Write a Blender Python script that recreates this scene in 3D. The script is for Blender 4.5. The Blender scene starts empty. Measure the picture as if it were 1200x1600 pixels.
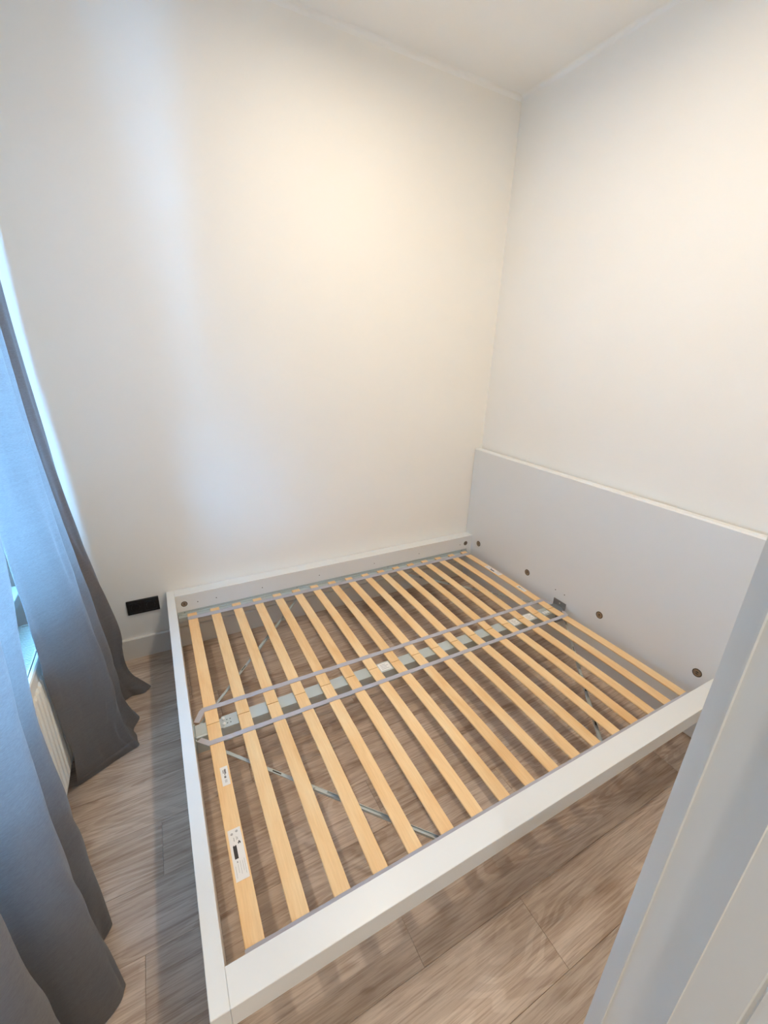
import bpy, bmesh, math, random
from mathutils import Vector, Matrix
R = math.radians
SC = bpy.context.scene
COL = SC.collection

# ---------------------------------------------------------------- camera
cam_d = bpy.data.cameras.new('camera')
cam = bpy.data.objects.new('camera', cam_d); COL.objects.link(cam)
cam_d.sensor_fit = 'VERTICAL'; cam_d.sensor_width = 36; cam_d.sensor_height = 36
cam_d.lens = 663.0585 / 1600 * 36
cam_d.shift_x = (600 - 594.7147) / 1600
cam_d.shift_y = (793.8752 - 800) / 1600
cam_d.clip_start = 0.02; cam_d.clip_end = 100
cam.matrix_world = (Matrix.Translation((0.0597, -0.5231, 1.6118)) @ Matrix.Rotation(R(-28.497), 4, 'Z')
                    @ Matrix.Rotation(R(69.8285), 4, 'X') @ Matrix.Rotation(R(1.9373), 4, 'Z'))
SC.camera = cam

# ---------------------------------------------------------------- sky, exposure
CEIL = 2.9534
w = bpy.data.worlds.new('sky'); SC.world = w; w.use_nodes = True
nt = w.node_tree; nt.nodes.clear()
out = nt.nodes.new('ShaderNodeOutputWorld'); bg = nt.nodes.new('ShaderNodeBackground')
tc = nt.nodes.new('ShaderNodeTexCoord'); sx = nt.nodes.new('ShaderNodeSeparateXYZ'); nt.links.new(tc.outputs['Generated'], sx.inputs[0])
# cool daylight: bright pale street and facades up to just over the horizon, dimmer sky above them
hz = nt.nodes.new('ShaderNodeMapRange'); hz.inputs['From Min'].default_value = -1.0; hz.inputs['From Max'].default_value = 1.0
nt.links.new(sx.outputs['Z'], hz.inputs['Value'])
sk = nt.nodes.new('ShaderNodeValToRGB'); el = sk.color_ramp.elements
for i, (p_, k_) in enumerate(((0.10, 0.60), (0.25, 1.0), (0.52, 1.0), (0.66, 0.22))):
    e_ = el[i] if i < 2 else el.new(p_)
    e_.position = p_; e_.color = (0.19 * k_, 0.53 * k_, 1.0 * k_, 1)
nt.links.new(hz.outputs[0], sk.inputs[0])
nt.links.new(sk.outputs[0], bg.inputs[0]); bg.inputs[1].default_value = 62.0
nt.links.new(bg.outputs[0], out.inputs[0])
SC.view_settings.view_transform = 'Standard'; SC.view_settings.look = 'None'
SC.view_settings.gamma = 1; SC.view_settings.use_curve_mapping = False
SC.view_settings.exposure = 0.50
SC.cycles.max_bounces = 12; SC.cycles.diffuse_bounces = 8; SC.cycles.transmission_bounces = 8
SC.cycles.transparent_max_bounces = 12; SC.cycles.sample_clamp_indirect = 6
SC.cycles.caustics_reflective = False; SC.cycles.caustics_refractive = False
LAMPS = [(0.92, 0.14), (0.95, 0.82)]   # downlights in the room's ceiling
LAMP_W = 7.4; LAMP_C = (1.0, 0.855, 0.67)
HALL_FILLS = [(0.1, -1.25), (1.0, -1.25)]  # unseen fill lights, added behind the camera to brighten jamb and room
HALL_FILL_W = 5.6

# ---------------------------------------------------------------- helpers
def obj(name, bm, mats, parent=None, smooth=False, loc=None):
    me = bpy.data.meshes.new(name)
    bmesh.ops.recalc_face_normals(bm, faces=bm.faces)
    bm.to_mesh(me); bm.free()
    if not isinstance(mats, (list, tuple)): mats = [mats]
    for m in mats: me.materials.append(m)
    if smooth:
        for p in me.polygons: p.use_smooth = True
        try: me.set_sharp_from_angle(angle=R(35))
        except Exception: pass
    o = bpy.data.objects.new(name, me); COL.objects.link(o)
    if parent: o.parent = parent
    if loc: o.location = loc
    return o

def tag(o, label=None, cat=None, group=None, kind=None):
    if label: o['label'] = label
    if cat: o['category'] = cat
    if group: o['group'] = group
    if kind: o['kind'] = kind
    return o

def empty(name, loc, label, cat, group=None):
    o = bpy.data.objects.new(name, None); COL.objects.link(o); o.location = loc
    o.empty_display_size = 0.05
    return tag(o, label, cat, group)

def box(bm, x0, x1, y0, y1, z0, z1, bev=0.0, seg=1, mi=0):
    t = bmesh.new()
    vs = [t.verts.new(p) for p in ((x0,y0,z0),(x1,y0,z0),(x1,y1,z0),(x0,y1,z0),(x0,y0,z1),(x1,y0,z1),(x1,y1,z1),(x0,y1,z1))]
    for f in ((3,2,1,0),(4,5,6,7),(0,1,5,4),(1,2,6,5),(2,3,7,6),(3,0,4,7)): t.faces.new([vs[i] for i in f])
    if bev > 0: bmesh.ops.bevel(t, geom=list(t.edges), offset=bev, segments=seg, profile=0.5, affect='EDGES')
    merge(bm, t, mi)

def merge(bm, t, mi=None, mat=None):
    if mat is not None: bmesh.ops.transform(t, matrix=mat, verts=t.verts)
    mp = {v: bm.verts.new(v.co) for v in t.verts}
    for f in t.faces:
        try: nf = bm.faces.new([mp[v] for v in f.verts])
        except ValueError: continue
        nf.material_index = f.material_index if mi is None else mi
    t.free()

def cyl(bm, c, axis, r, h, n=20, mi=0, r2=None):
    """closed cylinder centred at c, along axis 'x','y','z'"""
    t = bmesh.new()
    bmesh.ops.create_cone(t, cap_ends=True, segments=n, radius1=r, radius2=r if r2 is None else r2, depth=h)
    M = {'x': Matrix.Rotation(R(90), 4, 'Y'), 'y': Matrix.Rotation(R(-90), 4, 'X'), 'z': Matrix.Identity(4)}[axis]
    merge(bm, t, mi, Matrix.Translation(c) @ M)

def prism(bm, pts, lo, hi, axis='z', mi=0):
    """polygon extruded along an axis; pts are the other two coordinates in xyz order"""
    def P(a, b, c):
        return {'z': (a, b, c), 'x': (c, a, b), 'y': (a, c, b)}[axis]
    A = [bm.verts.new(P(a, b, lo)) for a, b in pts]; B = [bm.verts.new(P(a, b, hi)) for a, b in pts]
    n = len(pts)
    for i in range(n):
        f = bm.faces.new((A[i], A[(i+1) % n], B[(i+1) % n], B[i])); f.material_index = mi
    f = bm.faces.new(A[::-1]); f.material_index = mi
    f = bm.faces.new(B); f.material_index = mi

def bar(bm, a, b, wid, thk, mi=0):
    """flat bar from a to b, wid horizontally, thk vertically"""
    a, b = Vector(a), Vector(b); d = (b - a).normalized(); s = d.cross(Vector((0, 0, 1))).normalized() * wid / 2
    u = s.cross(d).normalized() * thk / 2
    vs = [bm.verts.new(p + q) for p in (a, b) for q in (s + u, -s + u, -s - u, s - u)]
    for f in ((0,1,2,3),(7,6,5,4),(0,4,5,1),(1,5,6,2),(2,6,7,3),(3,7,4,0)):
        g = bm.faces.new([vs[i] for i in f]); g.material_index = mi

# ---------------------------------------------------------------- materials
def new_mat(name):
    m = bpy.data.materials.new(name); m.use_nodes = True
    nt = m.node_tree; b = nt.nodes['Principled BSDF']
    return m, nt, b
def N(nt, t, **k):
    n = nt.nodes.new(t)
    for a, v in k.items(): setattr(n, a, v)
    return n
def noise(nt, vec, scale, detail=3, rough=0.5, dist=0.0):
    n = N(nt, 'ShaderNodeTexNoise'); n.inputs['Scale'].default_value = scale
    n.inputs['Detail'].default_value = detail; n.inputs['Roughness'].default_value = rough
    n.inputs['Distortion'].default_value = dist
    nt.links.new(vec, n.inputs['Vector']); return n.outputs['Fac']
def mapping(nt, vec, scale):
    m = N(nt, 'ShaderNodeMapping'); m.inputs['Scale'].default_value = scale
    nt.links.new(vec, m.inputs['Vector']); return m.outputs[0]
def ramp(nt, fac, stops):
    r = N(nt, 'ShaderNodeValToRGB'); e = r.color_ramp.elements
    while len(e) < len(stops): e.new(0.5)
    for i, (p, c) in enumerate(stops):
        e[i].position = p; e[i].color = (*c, 1) if len(c) == 3 else c
    nt.links.new(fac, r.inputs[0]); return r.outputs[0]
def mix(nt, fac, a, b, mode='MIX'):
    m = N(nt, 'ShaderNodeMix', data_type='RGBA', blend_type=mode)
    for s, v in ((0, fac), (6, a), (7, b)):
        if hasattr(v, 'is_output'): nt.links.new(v, m.inputs[s])
        else: m.inputs[s].default_value = v if s == 0 else (*v, 1)
    return m.outputs[2]
def bump(nt, b, h, strength, dist=0.002):
    n = N(nt, 'ShaderNodeBump'); n.inputs['Strength'].default_value = strength; n.inputs['Distance'].default_value = dist
    nt.links.new(h, n.inputs['Height']); nt.links.new(n.outputs[0], b.inputs['Normal'])
def coords(nt, kind='Object'):
    return N(nt, 'ShaderNodeTexCoord').outputs[kind]

def paint(name, col, rough=0.5, bs=0.05, bscale=220, var=0.02, metal=0.0):
    m, nt, b = new_mat(name)
    c = coords(nt)
    f = noise(nt, c, 3.0, 3)
    nt.links.new(ramp(nt, f, [(0.3, tuple(x * (1 - var) for x in col)), (0.7, tuple(min(1, x * (1 + var)) for x in col))]), b.inputs['Base Color'])
    b.inputs['Roughness'].default_value = rough; b.inputs['Metallic'].default_value = metal
    if bs: bump(nt, b, noise(nt, c, bscale, 2), bs, 0.0006)
    return m

M_wall = paint('wall paint', (0.915, 0.895, 0.845), 0.75, 0.10, 160, 0.008)
M_ceil = paint('ceiling paint', (0.91, 0.90, 0.87), 0.85, 0.05, 160, 0.008)
M_trim = paint('white trim paint', (0.78, 0.765, 0.73), 0.35, 0.03, 60, 0.01)
M_door = paint('pale grey door frame paint', (0.78, 0.775, 0.74), 0.38, 0.03, 60, 0.01)
M_bed = paint('white bed foil', (0.785, 0.80, 0.80), 0.30, 0.03, 120, 0.006)
M_bedin = paint('white bed inner face', (0.80, 0.80, 0.80), 0.35, 0.03, 120, 0.006)
M_steel = paint('grey lacquered steel', (0.50, 0.55, 0.55), 0.38, 0.03, 100, 0.04, 0.25)
M_steeld = paint('darker zinc steel', (0.32, 0.34, 0.36), 0.35, 0.05, 80, 0.10, 0.7)
M_hole = paint('cam lock zinc', (0.34, 0.27, 0.21), 0.35, 0.3, 300, 0.35, 0.7)
M_dark = paint('dark hole', (0.03, 0.028, 0.025), 0.8, 0, 10, 0.1)
M_strap = paint('grey lilac webbing', (0.46, 0.45, 0.50), 0.8, 0.4, 700, 0.04)
M_paper = paint('white label paper', (0.82, 0.80, 0.78), 0.6, 0, 10, 0.01)
M_ink = paint('black print', (0.035, 0.03, 0.03), 0.6, 0, 10, 0.1)
M_inkg = paint('grey print', (0.30, 0.29, 0.29), 0.6, 0, 10, 0.1)
M_black = paint('black socket plastic', (0.012, 0.012, 0.014), 0.28, 0.02, 60, 0.1)
M_rad = paint('radiator enamel', (0.84, 0.82, 0.75), 0.35, 0.02, 80, 0.006)
M_upvc = paint('white window plastic', (0.85, 0.85, 0.84), 0.3, 0.0, 80, 0.006)
M_sill = paint('white window sill', (0.86, 0.85, 0.82), 0.4, 0.0, 80, 0.006)
M_knob = paint('white plastic', (0.80, 0.80, 0.79), 0.4, 0.0, 80, 0.006)

# birch slats
def birch():
    m, nt, b = new_mat('birch veneer')
    c = coords(nt); oi = N(nt, 'ShaderNodeObjectInfo')
    add = N(nt, 'ShaderNodeVectorMath', operation='ADD'); nt.links.new(c, add.inputs[0])
    sc = N(nt, 'ShaderNodeVectorMath', operation='SCALE'); sc.inputs[0].default_value = (3, 9, 5)
    nt.links.new(oi.outputs['Random'], sc.inputs['Scale']); nt.links.new(sc.outputs[0], add.inputs[1])
    v = add.outputs[0]
    big = noise(nt, mapping(nt, v, (9, 2.2, 9)), 1.6, 3, 0.55, 0.4)
    fine = noise(nt, mapping(nt, v, (90, 3.5, 90)), 3.0, 4, 0.6)
    col = ramp(nt, big, [(0.25, (0.89, 0.54, 0.245)), (0.5, (0.95, 0.635, 0.325)), (0.78, (0.965, 0.71, 0.41))])
    g = ramp(nt, fine, [(0.3, (0.90, 0.88, 0.86)), (0.7, (1, 1, 1))])
    col = mix(nt, 1.0, col, g, 'MULTIPLY')
    t = ramp(nt, oi.outputs['Random'], [(0.0, (0.93, 0.92, 0.90)), (1.0, (1.0, 1.0, 1.0))])
    nt.links.new(mix(nt, 1.0, col, t, 'MULTIPLY'), b.inputs['Base Color'])
    b.inputs['Roughness'].default_value = 0.42
    bump(nt, b, fine, 0.08, 0.0005)
    return m
M_birch = birch()

# laminate floor: grain along X
def laminate():
    m, nt, b = new_mat('greige oak laminate')
    c = coords(nt); oi = N(nt, 'ShaderNodeObjectInfo')
    add = N(nt, 'ShaderNodeVectorMath', operation='ADD'); nt.links.new(c, add.inputs[0])
    sc = N(nt, 'ShaderNodeVectorMath', operation='SCALE'); sc.inputs[0].default_value = (17, 11, 5)
    nt.links.new(oi.outputs['Random'], sc.inputs['Scale']); nt.links.new(sc.outputs[0], add.inputs[1])
    v = add.outputs[0]
    patch = noise(nt, mapping(nt, v, (1.6, 5.0, 1)), 1.5, 3, 0.55, 0.6)
    col = ramp(nt, patch, [(0.22, (0.40, 0.29, 0.21)), (0.42, (0.58, 0.45, 0.345)), (0.60, (0.68, 0.55, 0.44)), (0.80, (0.76, 0.635, 0.525))])
    # growth-ring contours of a stretched noise
    n1 = noise(nt, mapping(nt, v, (1.3, 8.5, 1)), 1.0, 1.5, 0.45, 0.2)
    mul = N(nt, 'ShaderNodeMath', operation='MULTIPLY'); mul.inputs[1].default_value = 120; nt.links.new(n1, mul.inputs[0])
    sn = N(nt, 'ShaderNodeMath', operation='SINE'); nt.links.new(mul.outputs[0], sn.inputs[0])
    rings = ramp(nt, sn.outputs[0], [(0.0, (0.84, 0.80, 0.77)), (0.50, (1, 1, 1)), (1.0, (1, 1, 1))])
    msk = noise(nt, mapping(nt, v, (1.2, 4, 1)), 1.3, 2)
    mk = ramp(nt, msk, [(0.40, (0.1, 0.1, 0.1)), (0.62, (0.95, 0.95, 0.95))])
    col = mix(nt, mk, col, mix(nt, 1.0, col, rings, 'MULTIPLY'))
    fine = noise(nt, mapping(nt, v, (5, 150, 1)), 1.5, 4, 0.65)
    fg = ramp(nt, fine, [(0.34, (0.66, 0.61, 0.58)), (0.54, (1, 1, 1)), (0.75, (1.0, 1.0, 1.0))])
    col = mix(nt, 0.8, col, fg, 'MULTIPLY')
    mid = noise(nt, mapping(nt, v, (2.2, 38, 1)), 1.4, 3, 0.6, 0.3)
    mg = ramp(nt, mid, [(0.30, (0.66, 0.60, 0.56)), (0.50, (1, 1, 1)), (0.80, (1.04, 1.04, 1.04))])
    col = mix(nt, 0.75, col, mg, 'MULTIPLY')
    # a few small dark knots
    kn = noise(nt, mapping(nt, v, (3.2, 9, 1)), 1.6, 2, 0.5)
    kk = ramp(nt, kn, [(0.70, (1, 1, 1)), (0.79, (0.52, 0.44, 0.38))])
    col = mix(nt, 0.9, col, kk, 'MULTIPLY')
    t = ramp(nt, oi.outputs['Random'], [(0.0, (0.88, 0.88, 0.88)), (1.0, (1.0, 0.99, 0.98))])
    nt.links.new(mix(nt, 1.0, col, t, 'MULTIPLY'), b.inputs['Base Color'])
    b.inputs['Roughness'].default_value = 0.42
    bump(nt, b, fine, 0.12, 0.0006)
    return m
M_lam = laminate()

# curtain cloth: diffuse + translucent, fine horizontal weave
def cloth():
    m, nt, b = new_mat('grey curtain cloth')
    c = coords(nt)
    wv = noise(nt, mapping(nt, c, (130, 130, 700)), 1.0, 2, 0.6)
    slub = noise(nt, mapping(nt, c, (9, 9, 120)), 1.0, 2, 0.6)
    col = ramp(nt, wv, [(0.3, (0.215, 0.196, 0.190)), (0.7, (0.262, 0.241, 0.234))])
    col = mix(nt, 0.5, col, ramp(nt, slub, [(0.35, (0.93, 0.93, 0.93)), (0.65, (1.04, 1.04, 1.04))]), 'MULTIPLY')
    nt.links.new(col, b.inputs['Base Color']); b.inputs['Roughness'].default_value = 0.8
    b.inputs['Sheen Weight'].default_value = 0.3
    tr = N(nt, 'ShaderNodeBsdfTranslucent')
    tcol = mix(nt, 1.0, col, (1.95, 2.0, 2.05), 'MULTIPLY'); nt.links.new(tcol, tr.inputs['Color'])
    ms = N(nt, 'ShaderNodeMixShader'); ms.inputs[0].default_value = 0.50
    nt.links.new(b.outputs[0], ms.inputs[1]); nt.links.new(tr.outputs[0], ms.inputs[2])
    bn = N(nt, 'ShaderNodeBump'); bn.inputs['Strength'].default_value = 0.18; bn.inputs['Distance'].default_value = 0.0008
    nt.links.new(wv, bn.inputs['Height']); nt.links.new(bn.outputs[0], b.inputs['Normal'])
    nt.links.new(ms.outputs[0], nt.nodes['Material Output'].inputs['Surface'])
    return m
M_cloth = cloth()

def glass():
    m, nt, b = new_mat('window glass')
    tr = N(nt, 'ShaderNodeBsdfTransparent'); tr.inputs[0].default_value = (0.93, 0.96, 0.96, 1)
    gl = N(nt, 'ShaderNodeBsdfGlossy'); gl.inputs['Roughness'].default_value = 0.02
    
    ms = N(nt, 'ShaderNodeMixShader')
    ms.inputs[0].default_value = 0.06; nt.links.new(tr.outputs[0], ms.inputs[1]); nt.links.new(gl.outputs[0], ms.inputs[2])
    nt.links.new(ms.outputs[0], nt.nodes['Material Output'].inputs['Surface'])
    return m
M_glass = glass()
def lens():
    m, nt, b = new_mat('lamp lens')
    b.inputs['Base Color'].default_value = (0.9, 0.9, 0.9, 1)
    b.inputs['Emission Color'].default_value = (*LAMP_C, 1); b.inputs['Emission Strength'].default_value = 12
    return m
M_lens = lens()

# ================================================================= THE ROOM
XW, XR, YB, YN, YH = -0.52, 2.1014, 1.7636, -0.372, -0.62     # window wall, right wall, back wall, near wall (room / hall face)
HX0, HX1, HY = -0.95, 1.75, -1.95                            # hallway behind the camera
ROW0, ROWW = -0.011, 0.19

def struct(name, bm, m, parent=None):
    return tag(obj(name, bm, m, parent), kind='structure') if not parent else obj(name, bm, m, parent)

bm = bmesh.new()
box(bm, XW - 0.02, XR + 0.02, YN - 0.001, YB + 0.02, -0.06, -0.011)
box(bm, HX0, HX1, HY, YN - 0.001, -0.06, -0.011)
floor = struct('floor', bm, M_dark)
joint = {0: 0.527, -1: 0.888, 1: -0.160, 2: 0.62, 3: 1.18, 4: 0.22, 5: 0.75, 6: 1.45, 7: 0.05, 8: 0.9, 9: 1.4, -2: 1.888, 10: 0.1}
PL = 1.285
for r in range(-11, 10):
    y0 = ROW0 + r * ROWW; y1 = y0 + ROWW
    if y1 <= HY: continue
    inroom = (y0 + y1) / 2 > YN - 0.05
    xa, xb = (XW, XR) if inroom else (HX0, HX1)
    y0c, y1c = max(y0, HY), min(y1, YB)
    j = joint.get(r, (r * 0.437) % PL)
    while j > xa: j -= PL
    x = j
    while x < xb:
        a, b_ = max(x, xa), min(x + PL, xb)
        if b_ - a > 0.02:
            bm = bmesh.new(); g = 0.00035
            cx, cy = (a + b_) / 2, (y0c + y1c) / 2
            hx, hy = (b_ - a) / 2 - g, (y1c - y0c) / 2 - g
            # plank with a small top bevel
            be = 0.0009
            lo = [bm.verts.new(p) for p in ((-hx,-hy,-0.01),(hx,-hy,-0.01),(hx,hy,-0.01),(-hx,hy,-0.01))]
            mi_ = [bm.verts.new(p) for p in ((-hx,-hy,-be*0.6),(hx,-hy,-be*0.6),(hx,hy,-be*0.6),(-hx,hy,-be*0.6))]
            hi = [bm.verts.new(p) for p in ((-hx+be,-hy+be,0),(hx-be,-hy+be,0),(hx-be,hy-be,0),(-hx+be,hy-be,0))]
            for A, B in ((lo, mi_), (mi_, hi)):
                for i in range(4): bm.faces.new((A[i], A[(i+1)%4], B[(i+1)%4], B[i]))
            bm.faces.new(hi)
            obj('plank', bm, M_lam, floor, loc=(cx, cy, 0))
        x += PL

bm = bmesh.new(); box(bm, XW - 0.2, XR + 0.1, YH - 0.02, YB + 0.1, CEIL, CEIL + 0.08); struct('ceiling', bm, M_ceil)
bm = bmesh.new(); box(bm, HX0 - 0.1, HX1 + 0.1, HY - 0.1, YH - 0.02, 2.6, 2.68); struct('ceiling_hallway', bm, M_ceil)
bm = bmesh.new(); box(bm, XW - 0.2, XR + 0.1, YB, YB + 0.1, -0.06, CEIL); struct('wall_back', bm, M_wall)
bm = bmesh.new(); box(bm, XR, XR + 0.1, YH, YB, -0.06, CEIL); struct('wall_right', bm, M_wall)
# window wall with its opening
WY0, WY1, WZ0, WZ1 = 0.24, 1.40, 0.665, 2.50
bm = bmesh.new()
box(bm, XW - 0.2, XW, YH, YB, -0.06, WZ0); box(bm, XW - 0.2, XW, YH, YB, WZ1, CEIL)
box(bm, XW - 0.2, XW, YH, WY0, WZ0, WZ1); box(bm, XW - 0.2, XW, WY1, YB, WZ0, WZ1)
struct('wall_left', bm, M_wall)
# near wall with the doorway the camera stands in
DX0, DX1, DZ = -0.40, 0.60, 2.06
bm = bmesh.new()
box(bm, XW, DX0, YH, YN, 0, CEIL); box(bm, DX1, XR, YH, YN, 0, CEIL); box(bm, DX0, DX1, YH, YN, DZ, CEIL)
struct('wall_near', bm, M_wall)
# hallway shell
bm = bmesh.new(); box(bm, HX0 - 0.1, HX0, HY, YH, -0.06, 2.6); struct('wall_hallway_left', bm, M_wall)
bm = bmesh.new(); box(bm, HX1, HX1 + 0.1, HY, YH, -0.06, 2.6); struct('wall_hallway_right', bm, M_wall)
bm = bmesh.new(); box(bm, HX0 - 0.1, HX1 + 0.1, HY - 0.1, HY, -0.06, 2.6); struct('wall_hallway_back', bm, M_wall)
bm = bmesh.new()
box(bm, HX0, XW, YH, YH + 0.05, 0, 2.68); 
struct('wall_hallway_side', bm, M_wall)

# small plaster cove along the ceiling (back, right, left)
def cove(name, axis, sgn_a, base, lo, hi, r=0.022):
    bm = bmesh.new(); pts = [(base, CEIL)]
    for i in range(5):
        t = i / 4 * math.pi / 2
        pts.append((base + sgn_a * r * (1 - math.sin(t)), CEIL - r * (1 - math.cos(t)))) 
    pts2 = []
    for a, z in pts: pts2.append((a, z))
    prism(bm, pts2, lo, hi, axis)
    return tag(obj(name, bm, M_ceil, smooth=True), kind='structure')
cove('trim_1', 'x', -1, YB, XW, XR); cove('trim_2', 'y', -1, XR, YN, YB)

# baseboards, profile: flat face with an eased top
def baseb(name, lo, hi, axis, base, sg):
    bm = bmesh.new(); t, h = 0.014, 0.124
    prism(bm, [(base, 0), (base + sg*t, 0), (base + sg*t, h - 0.004), (base + sg*(t-0.004), h), (base, h)], lo, hi, axis)
    return tag(obj(name, bm, M_trim), kind='structure')
baseb('baseboard_back', XW, XR, 'x', YB, -1)
baseb('baseboard_right', YN, YB - 0.014, 'y', XR, -1)
baseb('baseboard_left', YN, YB - 0.014, 'y', XW, 1)

# door frame (right jamb profile seen at the picture's right edge)
def cove_pts():
    p = [(DX1 + 0.06, YN + 0.0), (DX1 + 0.06, YN + 0.006), (0.577, YN + 0.006), (0.5605, -0.3885), (0.5600, -0.3915), (0.5630, -0.3925), (0.5630, -0.396)]
    for i in range(9):
        s = i / 8
        p.append((0.563 - 0.0195 * (s ** 2.2), -0.415 - 0.0405 * s))
    p += [(0.5450, -0.4565), (0.5450, -0.5010), (0.5475, -0.5025), (0.5475, -0.5055), (0.5450, -0.5070), (0.5450, YH - 0.006), (DX1 + 0.06, YH - 0.006), (DX1 + 0.06, YH), (DX1, YH), (DX1, YN)]
    return p
bm = bmesh.new(); prism(bm, cove_pts(), 0.0, DZ - 0.04); 
mj = obj('door_1', bm, M_door, smooth=True); tag(mj, kind='structure')
bm = bmesh.new(); mir = [(DX0 + DX1 - a, b) for a, b in cove_pts()][::-1]; prism(bm, mir, 0.0, DZ - 0.04)
obj('jamb', bm, M_door, mj, smooth=True)
bm = bmesh.new(); box(bm, DX0 - 0.06, DX1 + 0.06, YH - 0.006, YN + 0.006, DZ - 0.04, DZ)
box(bm, DX0 - 0.06, DX1 + 0.06, YN, YN + 0.006, DZ, DZ + 0.05, 0); obj('head_jamb', bm, M_door, mj)

# window: outer frame, two sashes, panes, sill
GX = -0.655
bm = bmesh.new(); fw = 0.05
for a, b_, c, d in ((WY0, WY1, WZ0, WZ0+fw), (WY0, WY1, WZ1-fw, WZ1), (WY0, WY0+fw, WZ0+fw, WZ1-fw), (WY1-fw, WY1, WZ0+fw, WZ1-fw), (0.790, 0.860, WZ0+fw, WZ1-fw)):
    box(bm, GX - 0.035, GX + 0.035, a, b_, c, d, 0.003)
win = tag(obj('window_1', bm, M_upvc), kind='structure')
for a, b_ in ((WY0 + fw, 0.790), (0.860, WY1 - fw)):
    bm = bmesh.new(); s = 0.055; c, d = WZ0 + fw, WZ1 - fw
    for q in ((a, b_, c, c+s), (a, b_, d-s, d), (a, a+s, c+s, d-s), (b_-s, b_, c+s, d-s)): box(bm, GX - 0.02, GX + 0.045, *q, 0.003)
    sash = obj('sash', bm, M_upvc, win)
    bm = bmesh.new(); box(bm, GX - 0.004, GX + 0.004, a+s-0.004, b_-s+0.004, c+s-0.004, d-s+0.004); obj('pane', bm, M_glass, sash)
    if a < 0.5:
        bm = bmesh.new(); box(bm, GX + 0.045, GX + 0.055, b_-0.045, b_-0.015, 1.45, 1.52, 0.002); box(bm, GX + 0.055, GX + 0.075, b_-0.04, b_-0.02, 1.36, 1.50, 0.004)
        obj('handle', bm, M_upvc, sash)
bm = bmesh.new(); box(bm, GX + 0.03, -0.482, WY0 - 0.03, WY1 + 0.03, WZ0, WZ0 + 0.038, 0.005, 2); obj('window_sill', bm, M_sill, win)

# ================================================================= THE BED
W, H, TF, TR = 1.76, 0.3618, 0.0389, 0.0718
XH = 2.040                                  # headboard face
bed = empty('bed_frame', (1.0, 0.88, 0), 'low white double bed frame without mattress, pushed into the corner', 'bed')
def bobj(name, bm, mats, parent=bed, **k):
    """children carry world-space meshes: shift them under the empty"""
    bmesh.ops.translate(bm, verts=bm.verts, vec=-Vector(parent_world(parent)))
    return obj(name, bm, mats, parent, **k)
def parent_world(p):
    v = Vector((0, 0, 0))
    while p is not None: v += p.location; p = p.parent
    return v

bm = bmesh.new()
box(bm, 0, TF, 0, W, 0, H, 0.0012)
foot = bobj('footboard', bm, M_bed)
RZ0 = 0.19
def rail(y_out, sg):
    """sg=+1: inner side is +y"""
    bm = bmesh.new()
    yo, yi = y_out, y_out + sg * TR
    # hollow box rail: thin top board, outer lip, deep inner board
    def bx(a, b_, z0, z1, bev, x1=XH): box(bm, TF + 0.0006, x1, min(a, b_), max(a, b_), z0, z1, bev)
    prism(bm, [(yo, 0.297), (yo, H - 0.001), (yo + sg*0.001, H), (yi - sg*0.001, H), (yi, H - 0.001), (yi, H - 0.018), (yo + sg*0.016, H - 0.018), (yo + sg*0.016, 0.297)], TF + 0.0006, XH, 'x')
    bx(yi - sg * 0.018, yi - sg * 0.0015, RZ0, H - 0.0182, 0.0)
    r_ = bobj('side_rail', bm, M_bed)
    return r_, yi - sg * 0.0015
def disc_lock(parent, c, axis, r, mname='cam_lock'):
    bm = bmesh.new()
    ax = {'x': Vector((1, 0, 0)), 'y': Vector((0, 1, 0))}[axis]
    cyl(bm, c, axis, r, 0.0012, 28, 1)
    # ring, cup and slotted lock
    cyl(bm, Vector(c), axis, r * 0.84, 0.0022, 28, 0)
    t = Vector(c)
    cyl(bm, t, axis, r * 0.34, 0.0034, 16, 1)
    if axis == 'x': box(bm, t.x - 0.0024, t.x + 0.0024, t.y - r*0.62, t.y + r*0.62, t.z - r*0.10, t.z + r*0.10, 0, 1, 0)
    else: box(bm, t.x - r*0.62, t.x + r*0.62, t.y - 0.0024, t.y + 0.0024, t.z - r*0.10, t.z + r*0.10, 0, 1, 0)
    return bobj(mname, bm, [M_hole, M_dark], parent, smooth=False)
rails = []
for yo, sg in ((0.0, 1), (W, -1)):
    r_, yf = rail(yo, sg); rails.append((r_, yf, sg))
    # inner facing board line just under the top board
    for x in (0.079, 1.985): disc_lock(r_, (x, yf + sg * 0.0002, 0.306), 'y', 0.016)
    for x in (0.146, 0.242, 0.495, 0.845, 1.228, 1.578, 1.934):
        bm = bmesh.new(); cyl(bm, (x, yf + sg * 0.0002, 0.303), 'y', 0.0028, 0.0008, 10); bobj('screw_hole', bm, M_dark, r_)
    # steel support rail: back flange, ledge, raised lip
    bm = bmesh.new()
    box(bm, TF + 0.004, 1.998, *sorted((yf, yf + sg * 0.003)), 0.205, 0.262)
    box(bm, TF + 0.004, 1.998, *sorted((yf + sg * 0.003, yf + sg * 0.034)), 0.2418, 0.2442)
    box(bm, TF + 0.004, 1.998, *sorted((yf + sg * 0.003, yf + sg * 0.010)), 0.2440, 0.2500, 0.001)
    box(bm, TF + 0.004, 1.998, *sorted((yf + sg * 0.0315, yf + sg * 0.034)), 0.225, 0.2430)
    bobj('support_rail', bm, M_steel, r_)
    for x in (0.075, 0.70, 1.33, 1.95):
        bm = bmesh.new(); cyl(bm, (x, yf + sg * 0.004, 0.2555), 'y', 0.0035, 0.003, 10); bobj('screw', bm, M_steeld, r_)

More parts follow.
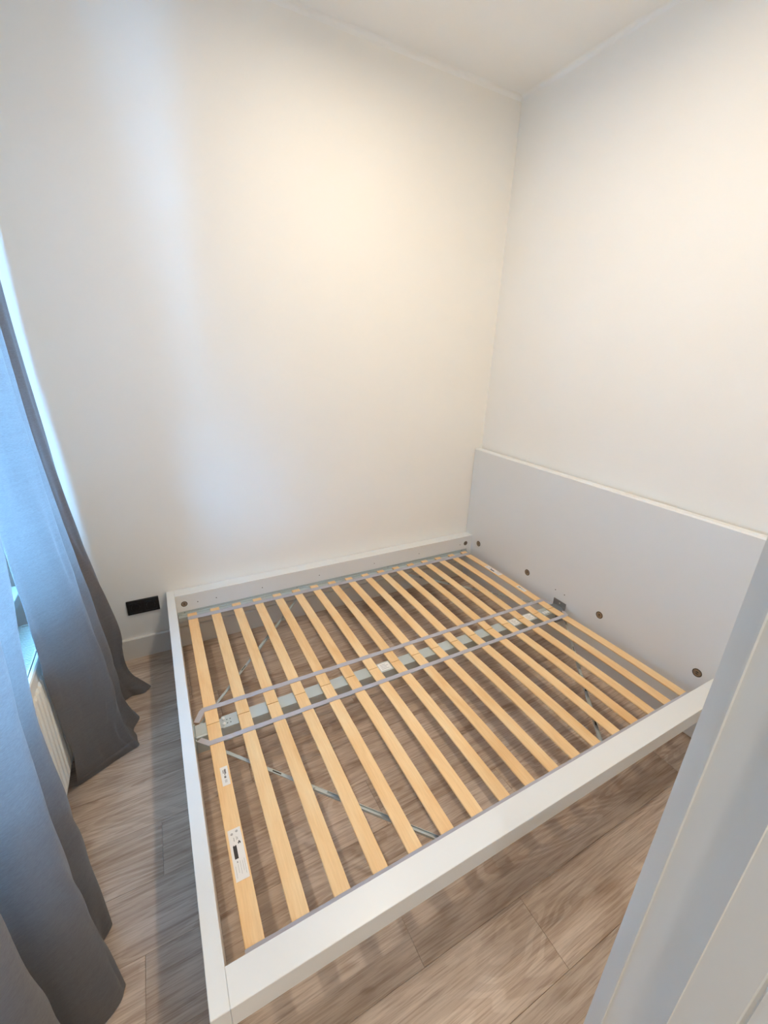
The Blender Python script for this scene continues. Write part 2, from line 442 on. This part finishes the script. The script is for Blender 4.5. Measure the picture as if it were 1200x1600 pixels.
# headboard with a bevelled top strip
bm = bmesh.new(); TH = 0.0
t0, t1 = XH, 2.083
prism(bm, [(t0, 0.004), (t1, 0.004), (t1, 0.9998), (t0 + 0.007, 0.9998), (t0, 0.9930)], 0.0, W, 'y')
hb = bobj('headboard', bm, M_bed)
for y in (0.140, 0.625, 1.140, 1.612): disc_lock(hb, (XH - 0.0002, y, 0.325), 'x', 0.0195)
for y in (0.916, 0.851):
    bm = bmesh.new(); cyl(bm, (XH - 0.0002, y, 0.322), 'x', 0.0032, 0.0008, 10); bobj('screw_hole', bm, M_dark, hb)

# middle beam
YM = 0.858
bm = bmesh.new()
BZ = 0.2435
prism(bm, [(YM-0.030, BZ), (YM+0.030, BZ), (YM+0.030, BZ-0.012), (YM+0.026, BZ-0.016), (YM+0.026, 0.172), (YM+0.022, 0.172), (YM+0.022, BZ-0.004),
           (YM-0.022, BZ-0.004), (YM-0.022, 0.172), (YM-0.026, 0.172), (YM-0.026, BZ-0.016), (YM-0.030, BZ-0.012)], 0.142, 1.985, 'x')
beam = bobj('middle_beam', bm, M_steel)
bm = bmesh.new()
prism(bm, [(YM-0.024, BZ-0.003), (YM+0.024, BZ-0.003), (YM+0.024, 0.168), (YM-0.024, 0.168)], TF + 0.006, 1.0, 'x')
bobj('inner_beam', bm, M_steel, beam)
bm = bmesh.new()      # foot bracket: cap folded round the beam end
box(bm, TF + 0.0008, TF + 0.0035, YM-0.045, YM+0.045, 0.16, 0.262, 0)
box(bm, TF + 0.003, 0.108, YM-0.0315, YM+0.0315, 0.160, BZ + 0.0006, 0.004)
for y in (YM-0.038, YM+0.038): cyl(bm, (TF + 0.005, y, 0.235), 'x', 0.005, 0.005, 8)
bobj('end_bracket', bm, M_steel, beam)
bm = bmesh.new()      # head bracket
box(bm, XH - 0.0045, XH - 0.0005, 0.828, 0.912, 0.190, 0.272, 0.0)
box(bm, XH - 0.045, XH - 0.004, 0.832, 0.905, 0.232, 0.236)
box(bm, 1.97, XH - 0.004, YM-0.033, YM+0.033, 0.165, 0.240, 0.002)
box(bm, XH - 0.018, XH - 0.0045, 0.826, 0.829, 0.200, 0.255)
cyl(bm, (XH - 0.0048, 0.868, 0.258), 'x', 0.004, 0.0012, 12, 1)
cyl(bm, (XH - 0.007, 0.838, 0.242), 'x', 0.005, 0.006, 10)
bobj('head_bracket', bm, [M_steeld, M_paper], beam)
for x, y in ((0.148, YM-0.014), (0.148, YM+0.013)):
    bm = bmesh.new(); cyl(bm, (x, y, BZ + 0.003), 'z', 0.0055, 0.006, 14); cyl(bm, (x, y, BZ + 0.0068), 'z', 0.0035, 0.003, 12, 0, 0.002)
    bobj('plastic_knob', bm, M_knob, beam)
bm = bmesh.new()
for x in (0.160, 0.172):
    for y in (YM-0.012, YM+0.006): cyl(bm, (x, y, BZ + 0.0002), 'z', 0.0022, 0.0008, 8)
bobj('peg_hole', bm, M_dark, beam)
bm = bmesh.new()     # white clip pair near the head end
for x in (1.872, 1.888, 1.904): box(bm, x, x+0.010, YM-0.026, YM-0.004, BZ, BZ + 0.010, 0.002)
bobj('plastic_clip', bm, M_knob, beam)
for x0, x1 in ((0.832, 0.888), (1.648, 1.694), (1.753, 1.808)):
    bm = bmesh.new(); box(bm, x0, x1, YM-0.022, YM+0.024, BZ, BZ + 0.0005)
    for i in range(4):
        box(bm, x0+0.008, x1-0.010-0.010*(i % 2), YM-0.014+i*0.009, YM-0.012+i*0.009, BZ + 0.0004, BZ + 0.0007, 0, 1, 1)
    bobj('sticker', bm, [M_paper, M_inkg], beam)

# four diagonal stays: slotted flat steel bars
def stay(a, b_):
    bm = bmesh.new(); a, b_ = Vector(a), Vector(b_)
    d = (b_ - a); L = d.length; d.normalize(); s = d.cross(Vector((0, 0, 1))).normalized()
    mid = a + d * (L * 0.47)
    bar(bm, a, a + d * (L * 0.55), 0.011, 0.0035)
    bar(bm, a + d * (L * 0.45) + Vector((0, 0, -0.004)), b_ + Vector((0, 0, -0.004)), 0.014, 0.0035)
    for k in (-1, 1):
        o = s * (0.0055 * k)
        bar(bm, a + d*(L*0.45) + o, b_ + o, 0.0018, 0.005)
    for t in (0.33, 0.62, 0.82): bar(bm, a + d*(L*t) + Vector((0,0,0.001)), a + d*(L*t + 0.035) + Vector((0,0,0.001)), 0.0035, 0.003, 1)
    for t in (0.03, 0.5, 0.97):
        cyl(bm, a + d*(L*t) + Vector((0, 0, 0.002)), 'z', 0.0042, 0.005, 10)
    return bobj('diagonal_stay', bm, [M_steel, M_dark])
stay((0.055, 0.826, 0.222), (0.700, 0.108, 0.214))
stay((0.055, 0.892, 0.222), (0.700, 1.652, 0.214))
stay((2.022, 0.826, 0.222), (1.400, 0.108, 0.214))
stay((2.022, 0.892, 0.222), (1.400, 1.652, 0.214))

# ---------------------------------------------------------------- slatted bases
S0, PITCH, SW, SZ, ST = 0.1091, 0.1152, 0.0474, 0.2520, 0.0075
def slat_mesh(y0, y1):
    """sprung slat: gently arched, tapered edges"""
    bm = bmesh.new(); n = 12; rows = []
    for i in range(n + 1):
        t = i / n; y = y0 + (y1 - y0) * t
        arch = 0.006 * (1 - (2*t - 1)**2)
        prof = [(-SW/2, -ST*0.5-0.0015), (-SW/2, -0.0015), (-SW/2+0.0018, 0), (SW/2-0.0018, 0), (SW/2, -0.0015), (SW/2, -ST*0.5-0.0015), (SW/2-0.0018, -ST), (-SW/2+0.0018, -ST)]
        rows.append([bm.verts.new((a, y, arch + b_)) for a, b_ in prof])
    k = 8
    for A, B in zip(rows, rows[1:]):
        for j in range(k): bm.faces.new((A[j], A[(j+1)%k], B[(j+1)%k], B[j]))
    bm.faces.new(rows[0]); bm.faces.new(rows[-1][::-1])
    me = bpy.data.meshes.new('slat'); bmesh.ops.recalc_face_normals(bm, faces=bm.faces); bm.to_mesh(me); bm.free()
    me.materials.append(M_birch); return me
def arch_z(y, y0, y1):
    t = (y - y0) / (y1 - y0); return 0.006 * (1 - (2*t - 1)**2)
def strap(parent, y, wid, y0, y1, tail, x0=None, x1=None):
    """webbing laid over the slats, dipping a touch between them"""
    bm = bmesh.new(); xs = []
    top = arch_z(y, y0, y1) + 0.0008
    pts = []
    a = S0 - SW/2 - 0.004; e = S0 + 16*PITCH + SW/2 + 0.004
    for i in range(17):
        c = S0 + i*PITCH
        pts += [(c - SW/2 - 0.001, top), (c, top + 0.0004), (c + SW/2 + 0.001, top)]
        if i < 16: pts += [(c + PITCH/2, top - 0.0008)]
    P = [Vector((x, y, z)) for x, z in pts]
    if tail:
        P = [Vector(t) for t in tail[0]] + P + [Vector(t) for t in tail[1]]
    vs = []
    for i, p in enumerate(P):
        d = (P[min(i+1, len(P)-1)] - P[max(i-1, 0)]); d.z = 0; d.normalize(); s = Vector((-d.y, d.x, 0)) * wid / 2
        vs.append([bm.verts.new(q) for q in (p - s, p + s, p + s + Vector((0,0,0.0014)), p - s + Vector((0,0,0.0014)))])
    for A, B in zip(vs, vs[1:]):
        for j in range(4): bm.faces.new((A[j], A[(j+1)%4], B[(j+1)%4], B[j]))
    bm.faces.new(vs[0]); bm.faces.new(vs[-1][::-1])
    return obj('strap', bm, M_strap, parent)
def label_mesh(parent, w_, l, detail):
    """paper label: length along y; printed blocks"""
    bm = bmesh.new(); z = 0.0004
    box(bm, -w_/2, w_/2, -l/2, l/2, 0, z)
    def blk(x0, x1, y0, y1, mi): box(bm, x0*w_, x1*w_, y0*l, y1*l, z - 0.0001, z + 0.0002, 0, 1, mi)
    if detail == 2:
        for sx in (-0.22, 0.18):       # two round pictograms
            t = bmesh.new(); r = 0.10 * w_
            A = [t.verts.new((sx*w_ + math.cos(k*math.pi/8)*r*q, (0.40+0.03*(sx>0))*l + math.sin(k*math.pi/8)*r*q, z + 0.0002)) for q in (1.0, 0.68) for k in range(16)]
            for k in range(16): t.faces.new((A[k], A[(k+1)%16], A[16+(k+1)%16], A[16+k]))
            merge(bm, t, 2)
            blk(sx-0.04, sx+0.04, 0.39+0.03*(sx>0), 0.41+0.03*(sx>0), 2)
        blk(-0.14, -0.10, 0.24, 0.32, 2); blk(0.06, 0.09, 0.25, 0.33, 2); blk(0.14, 0.18, 0.26, 0.31, 2)
        blk(0.12, 0.34, 0.185, 0.20, 1); blk(0.18, 0.28, 0.20, 0.225, 1); blk(0.14, 0.20, 0.165, 0.185, 1); blk(0.26, 0.32, 0.165, 0.185, 1)
        blk(-0.30, -0.02, -0.10, 0.155, 1)                                     # black panel
        blk(-0.27, -0.22, 0.155, 0.17, 1); blk(-0.10, -0.04, 0.155, 0.165, 1)
        blk(-0.20, -0.12, -0.175, -0.145, 2)
        for i, (x, a, b_) in enumerate(((-0.36, -0.44, -0.22), (-0.16, -0.36, -0.20), (0.02, -0.40, -0.15), (0.20, -0.36, -0.16), (0.34, -0.42, -0.14))):
            blk(x, x + 0.018, a, b_, 2)
    else:
        blk(-0.02, 0.06, 0.02, 0.34, 1); blk(0.10, 0.20, 0.10, 0.36, 1); blk(-0.22, -0.10, 0.14, 0.32, 2)
        blk(-0.12, 0.12, -0.12, -0.02, 1); blk(-0.08, 0.08, -0.09, -0.05, 0)
        for x in (-0.1, 0.0, 0.12): blk(x, x+0.04, -0.36, -0.20, 2)
    return obj('label', bm, [M_paper, M_ink, M_inkg], parent)

def slat_base(label, y0, y1, straps):
    t = empty('slatted_bed_base', (0, 0, SZ), label, 'bed base', 'slatted bases in the bed frame')
    me = slat_mesh(y0, y1); sl = []
    rnd = random.Random(5 if y0 > 0.5 else 9)
    for i in range(17):
        o = bpy.data.objects.new('slat', me); COL.objects.link(o); o.parent = t
        o.location = (S0 + i*PITCH, 0, 0); o.rotation_euler = (0, 0, 0)
        sl.append(o)
    for y, wd, tail in straps: strap(t, y, wd, y0, y1, tail)
    return t, sl
a6 = 0.0008
far_y, near_y = (0.8610, 1.672), (0.0885, 0.8580)
def lift(y, yy): return arch_z(y, *yy) + a6
tB, sB = slat_base('far slatted base of birch slats, half beside the back wall', *far_y,
    [(0.940, 0.022, ([(0.053, 0.900, -0.010), (0.078, 0.936, lift(0.94, far_y) - 0.001)], [(1.984, 0.925, lift(0.94, far_y)-0.002), (2.004, 0.900, -0.006)])),
     (1.622, 0.030, None)])
tA, sA = slat_base('near slatted base of birch slats, half nearest the doorway', *near_y,
    [(0.768, 0.020, ([(0.054, 0.814, -0.010), (0.080, 0.775, lift(0.768, near_y) - 0.001)], [(1.984, 0.790, lift(0.768, near_y)-0.002), (2.004, 0.812, -0.006)])),
     (0.118, 0.026, None)])
# loose end flap of the near edge strap
def stick(sl, w_, l_, det, x, y, yy):
    l = label_mesh(sl, w_, l_, det); t = (y - yy[0]) / (yy[1] - yy[0])
    l.location = (x, y, arch_z(y, *yy) + 0.0002)
    l.rotation_euler = (math.atan(-0.024 * (2*t - 1) / (yy[1] - yy[0])), 0, 0)
stick(sA[0], 0.024, 0.074, 1, 0.006, 0.612, near_y)
stick(sA[0], 0.036, 0.145, 2, 0.001, 0.352, near_y)
stick(sB[16], 0.036, 0.140, 2, 0.0, 1.345, far_y)
stick(sB[16], 0.026, 0.070, 1, 0.0, 1.090, far_y)

# ================================================================= RADIATOR
rad = empty('radiator', (-0.43, 0.78, 0.09), 'cream white panel radiator under the window between the grey curtains', 'radiator')
RY0, RY1, RX0, RX1, RB, RT = 0.22, 1.275, -0.490, -0.380, 0.09, 0.610
def fluted(xf, sg, name):
    """pressed steel panel with vertical flutes"""
    bm = bmesh.new(); n = int((RY1 - RY0 - 0.05) / 0.0333)
    ys = [RY0, RY0 + 0.022]; dep = [0, 0]
    y = RY0 + 0.025
    for i in range(n):
        ys += [y + 0.002, y + 0.008, y + 0.022, y + 0.028]; dep += [0, 0.006, 0.006, 0]; y += 0.0333
    ys += [RY1]; dep += [0]
    zs = [RB, RB + 0.028, RB + 0.040, RT - 0.062, RT - 0.05, RT - 0.008, RT - 0.002, RT]
    f = [0, 0, 1, 1, 0, 0, 0, 0]; inset = [0.004, 0, 0, 0, 0, 0, 0.003, 0.007]
    G = [[bm.verts.new((xf - sg * (0.006 * (1 if True else 0) + ins - d * ff), yy, zz)) for yy, d in zip(ys, dep)] for zz, ff, ins in zip(zs, f, inset)]
    for A, B in zip(G, G[1:]):
        for j in range(len(ys) - 1): bm.faces.new((A[j], A[j+1], B[j+1], B[j]))
    ext = bmesh.ops.extrude_face_region(bm, geom=list(bm.faces))
    vs = [e for e in ext['geom'] if isinstance(e, bmesh.types.BMVert)]
    for v in vs: v.co.x = xf - sg * 0.020
    return bobj(name, bm, M_rad, rad)
fluted(RX1, 1, 'front_panel')
bm = bmesh.new(); box(bm, RX0, RX0 + 0.014, RY0, RY1, RB, RT - 0.01, 0.004); bobj('back_panel', bm, M_rad, rad)
for y in (RY0, RY1 - 0.003):
    bm = bmesh.new(); box(bm, RX0 + 0.0145, RX1 - 0.0205, y, y + 0.003, RB + 0.03, RT - 0.001, 0); bobj('side_panel', bm, M_rad, rad)
bm = bmesh.new(); y = RY0 + 0.012
gx0, gx1 = RX0 + 0.006, RX1 - 0.020
box(bm, gx0, gx0 + 0.010, RY0 + 0.004, RY1 - 0.004, RT - 0.006, RT, 0.001); box(bm, gx1 - 0.006, gx1 + 0.004, RY0 + 0.004, RY1 - 0.004, RT - 0.006, RT, 0.001)
while y < RY1 - 0.014:
    box(bm, gx0 + 0.010, gx1 - 0.006, y, y + 0.0055, RT - 0.006, RT - 0.001); y += 0.0100
g = bobj('grille', bm, M_rad, rad); g['kind'] = 'stuff'
bm = bmesh.new(); y = RY0 + 0.03      # convector fins inside, dark below the grille
while y < RY1 - 0.03:
    box(bm, gx0 + 0.02, gx1 - 0.02, y, y + 0.002, RB + 0.05, RT - 0.06); y += 0.022
g = bobj('convector', bm, M_steeld, rad); g['kind'] = 'stuff'
for y in (RY0 + 0.12, RY1 - 0.12):
    bm = bmesh.new(); box(bm, XW + 0.0006, RX0 - 0.0004, y, y + 0.03, RB + 0.03, RT - 0.08, 0.002); bobj('wall_bracket', bm, M_steel, rad)
bm = bmesh.new(); cyl(bm, (-0.435, RY0 + 0.05, 0.045), 'z', 0.008, 0.09, 12); cyl(bm, (-0.435, RY0 + 0.10, 0.045), 'z', 0.008, 0.09, 12)
bobj('pipe', bm, M_rad, rad)

# ================================================================= SOCKET
so = empty('wall_socket', (-0.115, YB, 0.308), 'black double wall socket low on the back wall', 'socket')
bm = bmesh.new(); box(bm, -0.1905, -0.0395, YB - 0.0085, YB, 0.268, 0.3495, 0.0025, 2); fr = bobj('frame', bm, M_black, so)
for cx in (-0.1505, -0.0795):
    bm = bmesh.new(); yq = YB - 0.0085
    box(bm, cx - 0.0275, cx + 0.0275, yq - 0.0025, yq + 0.001, 0.308 - 0.0275, 0.308 + 0.0275, 0.0015)
    # recessed round well: ring wall plus floor with two pin holes
    n = 28; a = []
    for r_, yy in ((0.0215, yq - 0.0045), (0.0195, yq - 0.0045), (0.0190, yq - 0.0028)):
        a.append([bm.verts.new((cx + r_*math.cos(k*2*math.pi/n), yy, 0.308 + r_*math.sin(k*2*math.pi/n))) for k in range(n)])
    b0 = [bm.verts.new((cx + 0.0215*math.cos(k*2*math.pi/n), yq - 0.0025, 0.308 + 0.0215*math.sin(k*2*math.pi/n))) for k in range(n)]
    for A, B in ((b0, a[0]), (a[0], a[1]), (a[1], a[2])):
        for k in range(n): bm.faces.new((A[k], A[(k+1)%n], B[(k+1)%n], B[k]))
    for dx in (-0.0095, 0.0095): cyl(bm, (cx + dx, yq - 0.0026, 0.308), 'y', 0.0024, 0.0006, 10)
    for dz in (-0.0185, 0.0185): box(bm, cx - 0.003, cx + 0.003, yq - 0.0046, yq - 0.0020, 0.308 + dz - 0.0015, 0.308 + dz + 0.0015)
    bobj('socket_insert', bm, M_black, so)

# ================================================================= CURTAINS
def catmull(P, n):
    out = []
    Q = [2*Vector(P[0]) - Vector(P[1])] + [Vector(p) for p in P] + [2*Vector(P[-1]) - Vector(P[-2])]
    m = len(P) - 1
    for k in range(n + 1):
        t = k / n * m; i = min(int(t), m - 1); f = t - i
        p0, p1, p2, p3 = Q[i], Q[i+1], Q[i+2], Q[i+3]
        out.append(0.5 * ((2*p1) + (p2-p0)*f + (2*p0-5*p1+4*p2-p3)*f*f + (3*p1-p0-3*p2+p3)*f**3))
    return out
def curtain(name, keys, label, nu=150, nv=90, seed=1, hemdark=False):
    """keys: list of (z, plan polyline) all with the same number of points"""
    bm = bmesh.new(); keys = sorted(keys, key=lambda k: k[0])
    rails_ = [(z, catmull(P, nu)) for z, P in keys]
    zs = [0.006 + (keys[-1][0] - 0.006) * ((j / nv) ** 1.25) for j in range(nv + 1)]
    rnd = random.Random(seed); ph = [rnd.uniform(0, 6.28) for _ in range(12)]
    G = []
    for z in zs:
        k = 0
        while k < len(rails_) - 2 and z > rails_[k+1][0]: k += 1
        z0, A = rails_[k]; z1, B = rails_[k+1]
        f = min(1, max(0, (z - z0) / (z1 - z0)))
        # cubic in height through four keys (keeps folds falling smoothly)
        Z = rails_[max(k-1, 0)][1]; Y = rails_[min(k+2, len(rails_)-1)][1]
        row = []
        for i in range(nu + 1):
            p0, p1, p2, p3 = Z[i], A[i], B[i], Y[i]
            h1 = rails_[k][0] - rails_[max(k-1,0)][0]; h2 = z1 - z0; h3 = rails_[min(k+2, len(rails_)-1)][0] - z1
            m1 = ((p1-p0)/h1 if h1 > 0 else (p2-p1)/h2); m2 = ((p3-p2)/h3 if h3 > 0 else (p2-p1)/h2)
            m1 = (m1 + (p2-p1)/h2) / 2; m2 = (m2 + (p2-p1)/h2) / 2
            f2, f3 = f*f, f*f*f
            p = (2*f3-3*f2+1)*p1 + (f3-2*f2+f)*h2*m1 + (-2*f3+3*f2)*p2 + (f3-f2)*h2*m2
            u = i / nu
            lowz = max(0, 1 - z / 1.3)
            wr = 0.0045*lowz*math.sin(13*u*6.28 + 5*math.sin(z*6 + ph[3]) + ph[4])*math.sin(z*9 + u*11 + ph[5]) + 0.0018*math.sin(9*u*6.28 + z*7 + ph[0]) + 0.0022*math.sin(5*u*6.28 - z*4.3 + ph[1]) + 0.0013*math.sin(17*u*6.28 + z*13 + ph[2])*max(0, 1-z)
            row.append(bm.verts.new((p.x + wr, p.y + wr*0.4, z)))
        G.append(row)
    for A, B in zip(G, G[1:]):
        for i in range(nu): bm.faces.new((A[i], A[i+1], B[i+1], B[i]))
    hm = bmesh.new(); rows = [r_ for r_, z in zip(G, zs) if z < 0.062]
    H2 = []
    for row in rows:                          # turned-up hem: a second layer of cloth on the room side
        a = []
        for i, v in enumerate(row):
            d = row[min(i+1, nu)].co - row[max(i-1, 0)].co; nrm = Vector((d.y, -d.x, 0)).normalized() * 0.0022
            a.append(hm.verts.new(v.co + nrm))
        H2.append(a)
    top = [hm.verts.new(v.co - (v.co - u.co) * 0.9 + Vector((0, 0, 0.0015))) for v, u in zip(H2[-1], rows[-1])]
    H2.append(top)
    for A, B in zip(H2, H2[1:]):
        for i in range(nu): hm.faces.new((A[i], A[i+1], B[i+1], B[i]))
    o = obj(name, bm, M_cloth)
    ho = obj('hem', hm, M_cloth, o)
    for p in ho.data.polygons: p.use_smooth = True
    for p in o.data.polygons: p.use_smooth = True
    m = o.modifiers.new('cloth thickness', 'SOLIDIFY'); m.thickness = 0.0012
    return tag(o, label, 'curtain', 'grey curtains at the window')

def comp(P, cx, fx, cy, fy, dx=0, dy=0): return [(cx + (x-cx)*fx + dx, cy + (y-cy)*fy + dy) for x, y in P]
# far curtain; plan runs from its window-side edge, over three folds, to the corner edge
F0 = [(-0.388,1.031),(-0.335,1.055),(-0.280,1.082),(-0.232,1.105),(-0.200,1.118),(-0.176,1.135),(-0.190,1.215),(-0.184,1.300),(-0.235,1.330),(-0.275,1.385),(-0.212,1.450),(-0.150,1.448),(-0.126,1.480),(-0.158,1.528),(-0.260,1.560),(-0.330,1.600)]
F1 = [(-0.366,0.990),(-0.340,1.010),(-0.305,1.040),(-0.262,1.070),(-0.236,1.095),(-0.220,1.130),(-0.245,1.210),(-0.222,1.290),(-0.265,1.335),(-0.300,1.395),(-0.262,1.450),(-0.225,1.478),(-0.205,1.500),(-0.235,1.535),(-0.302,1.568),(-0.358,1.616)]
F2 = [(-0.366,0.950),(-0.350,0.975),(-0.318,1.010),(-0.285,1.050),(-0.262,1.085),(-0.252,1.125),(-0.285,1.200),(-0.262,1.285),(-0.300,1.335),(-0.330,1.400),(-0.302,1.452),(-0.282,1.480),(-0.275,1.505),(-0.292,1.535),(-0.330,1.568),(-0.382,1.614)]
F3 = [(-0.385,0.985),(-0.362,1.010),(-0.335,1.040),(-0.308,1.070),(-0.292,1.100),(-0.286,1.135),(-0.322,1.200),(-0.305,1.275),(-0.340,1.330),(-0.362,1.400),(-0.335,1.450),(-0.320,1.480),(-0.315,1.505),(-0.325,1.535),(-0.356,1.567),(-0.402,1.615)]
F4 = comp(F3, -0.36, 0.95, 1.3, 1.0, -0.012); F5 = comp(F3, -0.38, 0.8, 1.35, 0.95, -0.02)
curtain('curtain', [(0, F0), (0.10, comp(F1, -0.35, 1.04, 1.3, 1.0, 0, 0.01)), (0.36, F1), (0.80, F2), (1.35, F3), (1.75, F4), (2.80, F5)], 'grey curtain hanging in the far corner beside the black socket')
# near curtain
C0 = [(-0.345,0.585),(-0.300,0.548),(-0.262,0.515),(-0.247,0.480),(-0.272,0.430),(-0.262,0.395),(-0.215,0.335),(-0.207,0.310),(-0.250,0.268),(-0.330,0.240),(-0.355,0.200),(-0.300,0.165),(-0.262,0.140),(-0.290,0.085),(-0.360,0.050),(-0.330,-0.02),(-0.270,-0.07),(-0.32,-0.13),(-0.38,-0.17)]
C1 = [(-0.352,0.640),(-0.315,0.600),(-0.280,0.560),(-0.262,0.515),(-0.290,0.455),(-0.280,0.415),(-0.240,0.350),(-0.232,0.318),(-0.268,0.275),(-0.340,0.245),(-0.362,0.205),(-0.305,0.170),(-0.268,0.142),(-0.298,0.085),(-0.365,0.050),(-0.335,-0.02),(-0.275,-0.07),(-0.325,-0.13),(-0.385,-0.17)]
C2 = [(-0.366,0.720),(-0.345,0.670),(-0.312,0.615),(-0.292,0.560),(-0.318,0.490),(-0.305,0.435),(-0.262,0.365),(-0.250,0.325),(-0.285,0.280),(-0.350,0.250),(-0.368,0.210),(-0.312,0.172),(-0.276,0.142),(-0.305,0.085),(-0.368,0.050),(-0.340,-0.02),(-0.282,-0.07),(-0.33,-0.13),(-0.385,-0.17)]
C3 = comp(C2, -0.38, 0.85, -0.17, 1.22, -0.01); C4 = comp(C2, -0.39, 0.7, -0.17, 1.24, -0.015)
curtain('curtain', [(0, C0), (0.32, C1), (0.80, C2), (1.10, comp(C2, -0.38, 0.9, -0.17, 1.24, -0.01)), (1.5, comp(C3, -0.38, 1, -0.17, 1.058)), (2.80, C4)], 'grey curtain nearest the doorway, left of the bed foot', seed=4, nu=190)
# ceiling track that carries them
bm = bmesh.new(); 
prism(bm, [(-0.405, CEIL), (-0.405, CEIL-0.018), (-0.392, CEIL-0.018), (-0.392, CEIL-0.012), (-0.378, CEIL-0.012), (-0.378, CEIL-0.018), (-0.365, CEIL-0.018), (-0.365, CEIL)], -0.25, 1.72, 'y')
track = tag(obj('curtain_track', bm, M_upvc), 'white curtain track fixed to the ceiling above the grey curtains', 'curtain track')
bm = bmesh.new()
for k in range(22):
    y = (0.955 + k*0.064) if k < 11 else (-0.16 + (k-11)*0.084)
    box(bm, -0.388, -0.382, y, y + 0.006, 2.802, CEIL - 0.012)
g = obj('glider', bm, M_knob, track); g['kind'] = 'stuff'

# ================================================================= DOWNLIGHTS AND HALLWAY FILLS
def downlight(x, y, z, power, where):  # fitting for the room's downlights, reused for the added hallway fills
    t = empty('ceiling_downlight', (x, y, z), where, 'ceiling light', 'recessed ceiling downlights')
    bm = bmesh.new(); n = 32; rr = [(0.085, 0.0), (0.085, -0.004), (0.074, -0.006), (0.070, -0.0015)]
    a = [[bm.verts.new((r_*math.cos(k*2*math.pi/n), r_*math.sin(k*2*math.pi/n), zz)) for k in range(n)] for r_, zz in rr]
    for A, B in zip(a, a[1:]):
        for k in range(n): bm.faces.new((A[k], A[(k+1)%n], B[(k+1)%n], B[k]))
    obj('ring', bm, M_upvc, t, smooth=True)
    bm = bmesh.new(); cyl(bm, (0, 0, -0.001), 'z', 0.070, 0.001, 28); obj('lamp_lens', bm, M_lens, t)
    L = bpy.data.lights.new('downlight', 'AREA'); L.shape = 'DISK'; L.size = 0.12; L.spread = R(172); L.energy = power; L.color = LAMP_C if z > 2.7 else (0.97, 0.98, 1.0)
    lo = bpy.data.objects.new('downlight_lamp', L); COL.objects.link(lo); lo.parent = t; lo.location = (0, 0, -0.007)
for i, (x, y) in enumerate(LAMPS):
    downlight(x, y, CEIL, LAMP_W, 'recessed round ceiling light above the %s half of the bed' % ('near' if y < 0.5 else 'far'))
for i, (x, y) in enumerate(HALL_FILLS):
    downlight(x, y, 2.6, HALL_FILL_W, 'added fill light in the unseen hallway, %s' % ('straight behind the doorway' if i == 0 else 'right of the doorway'))
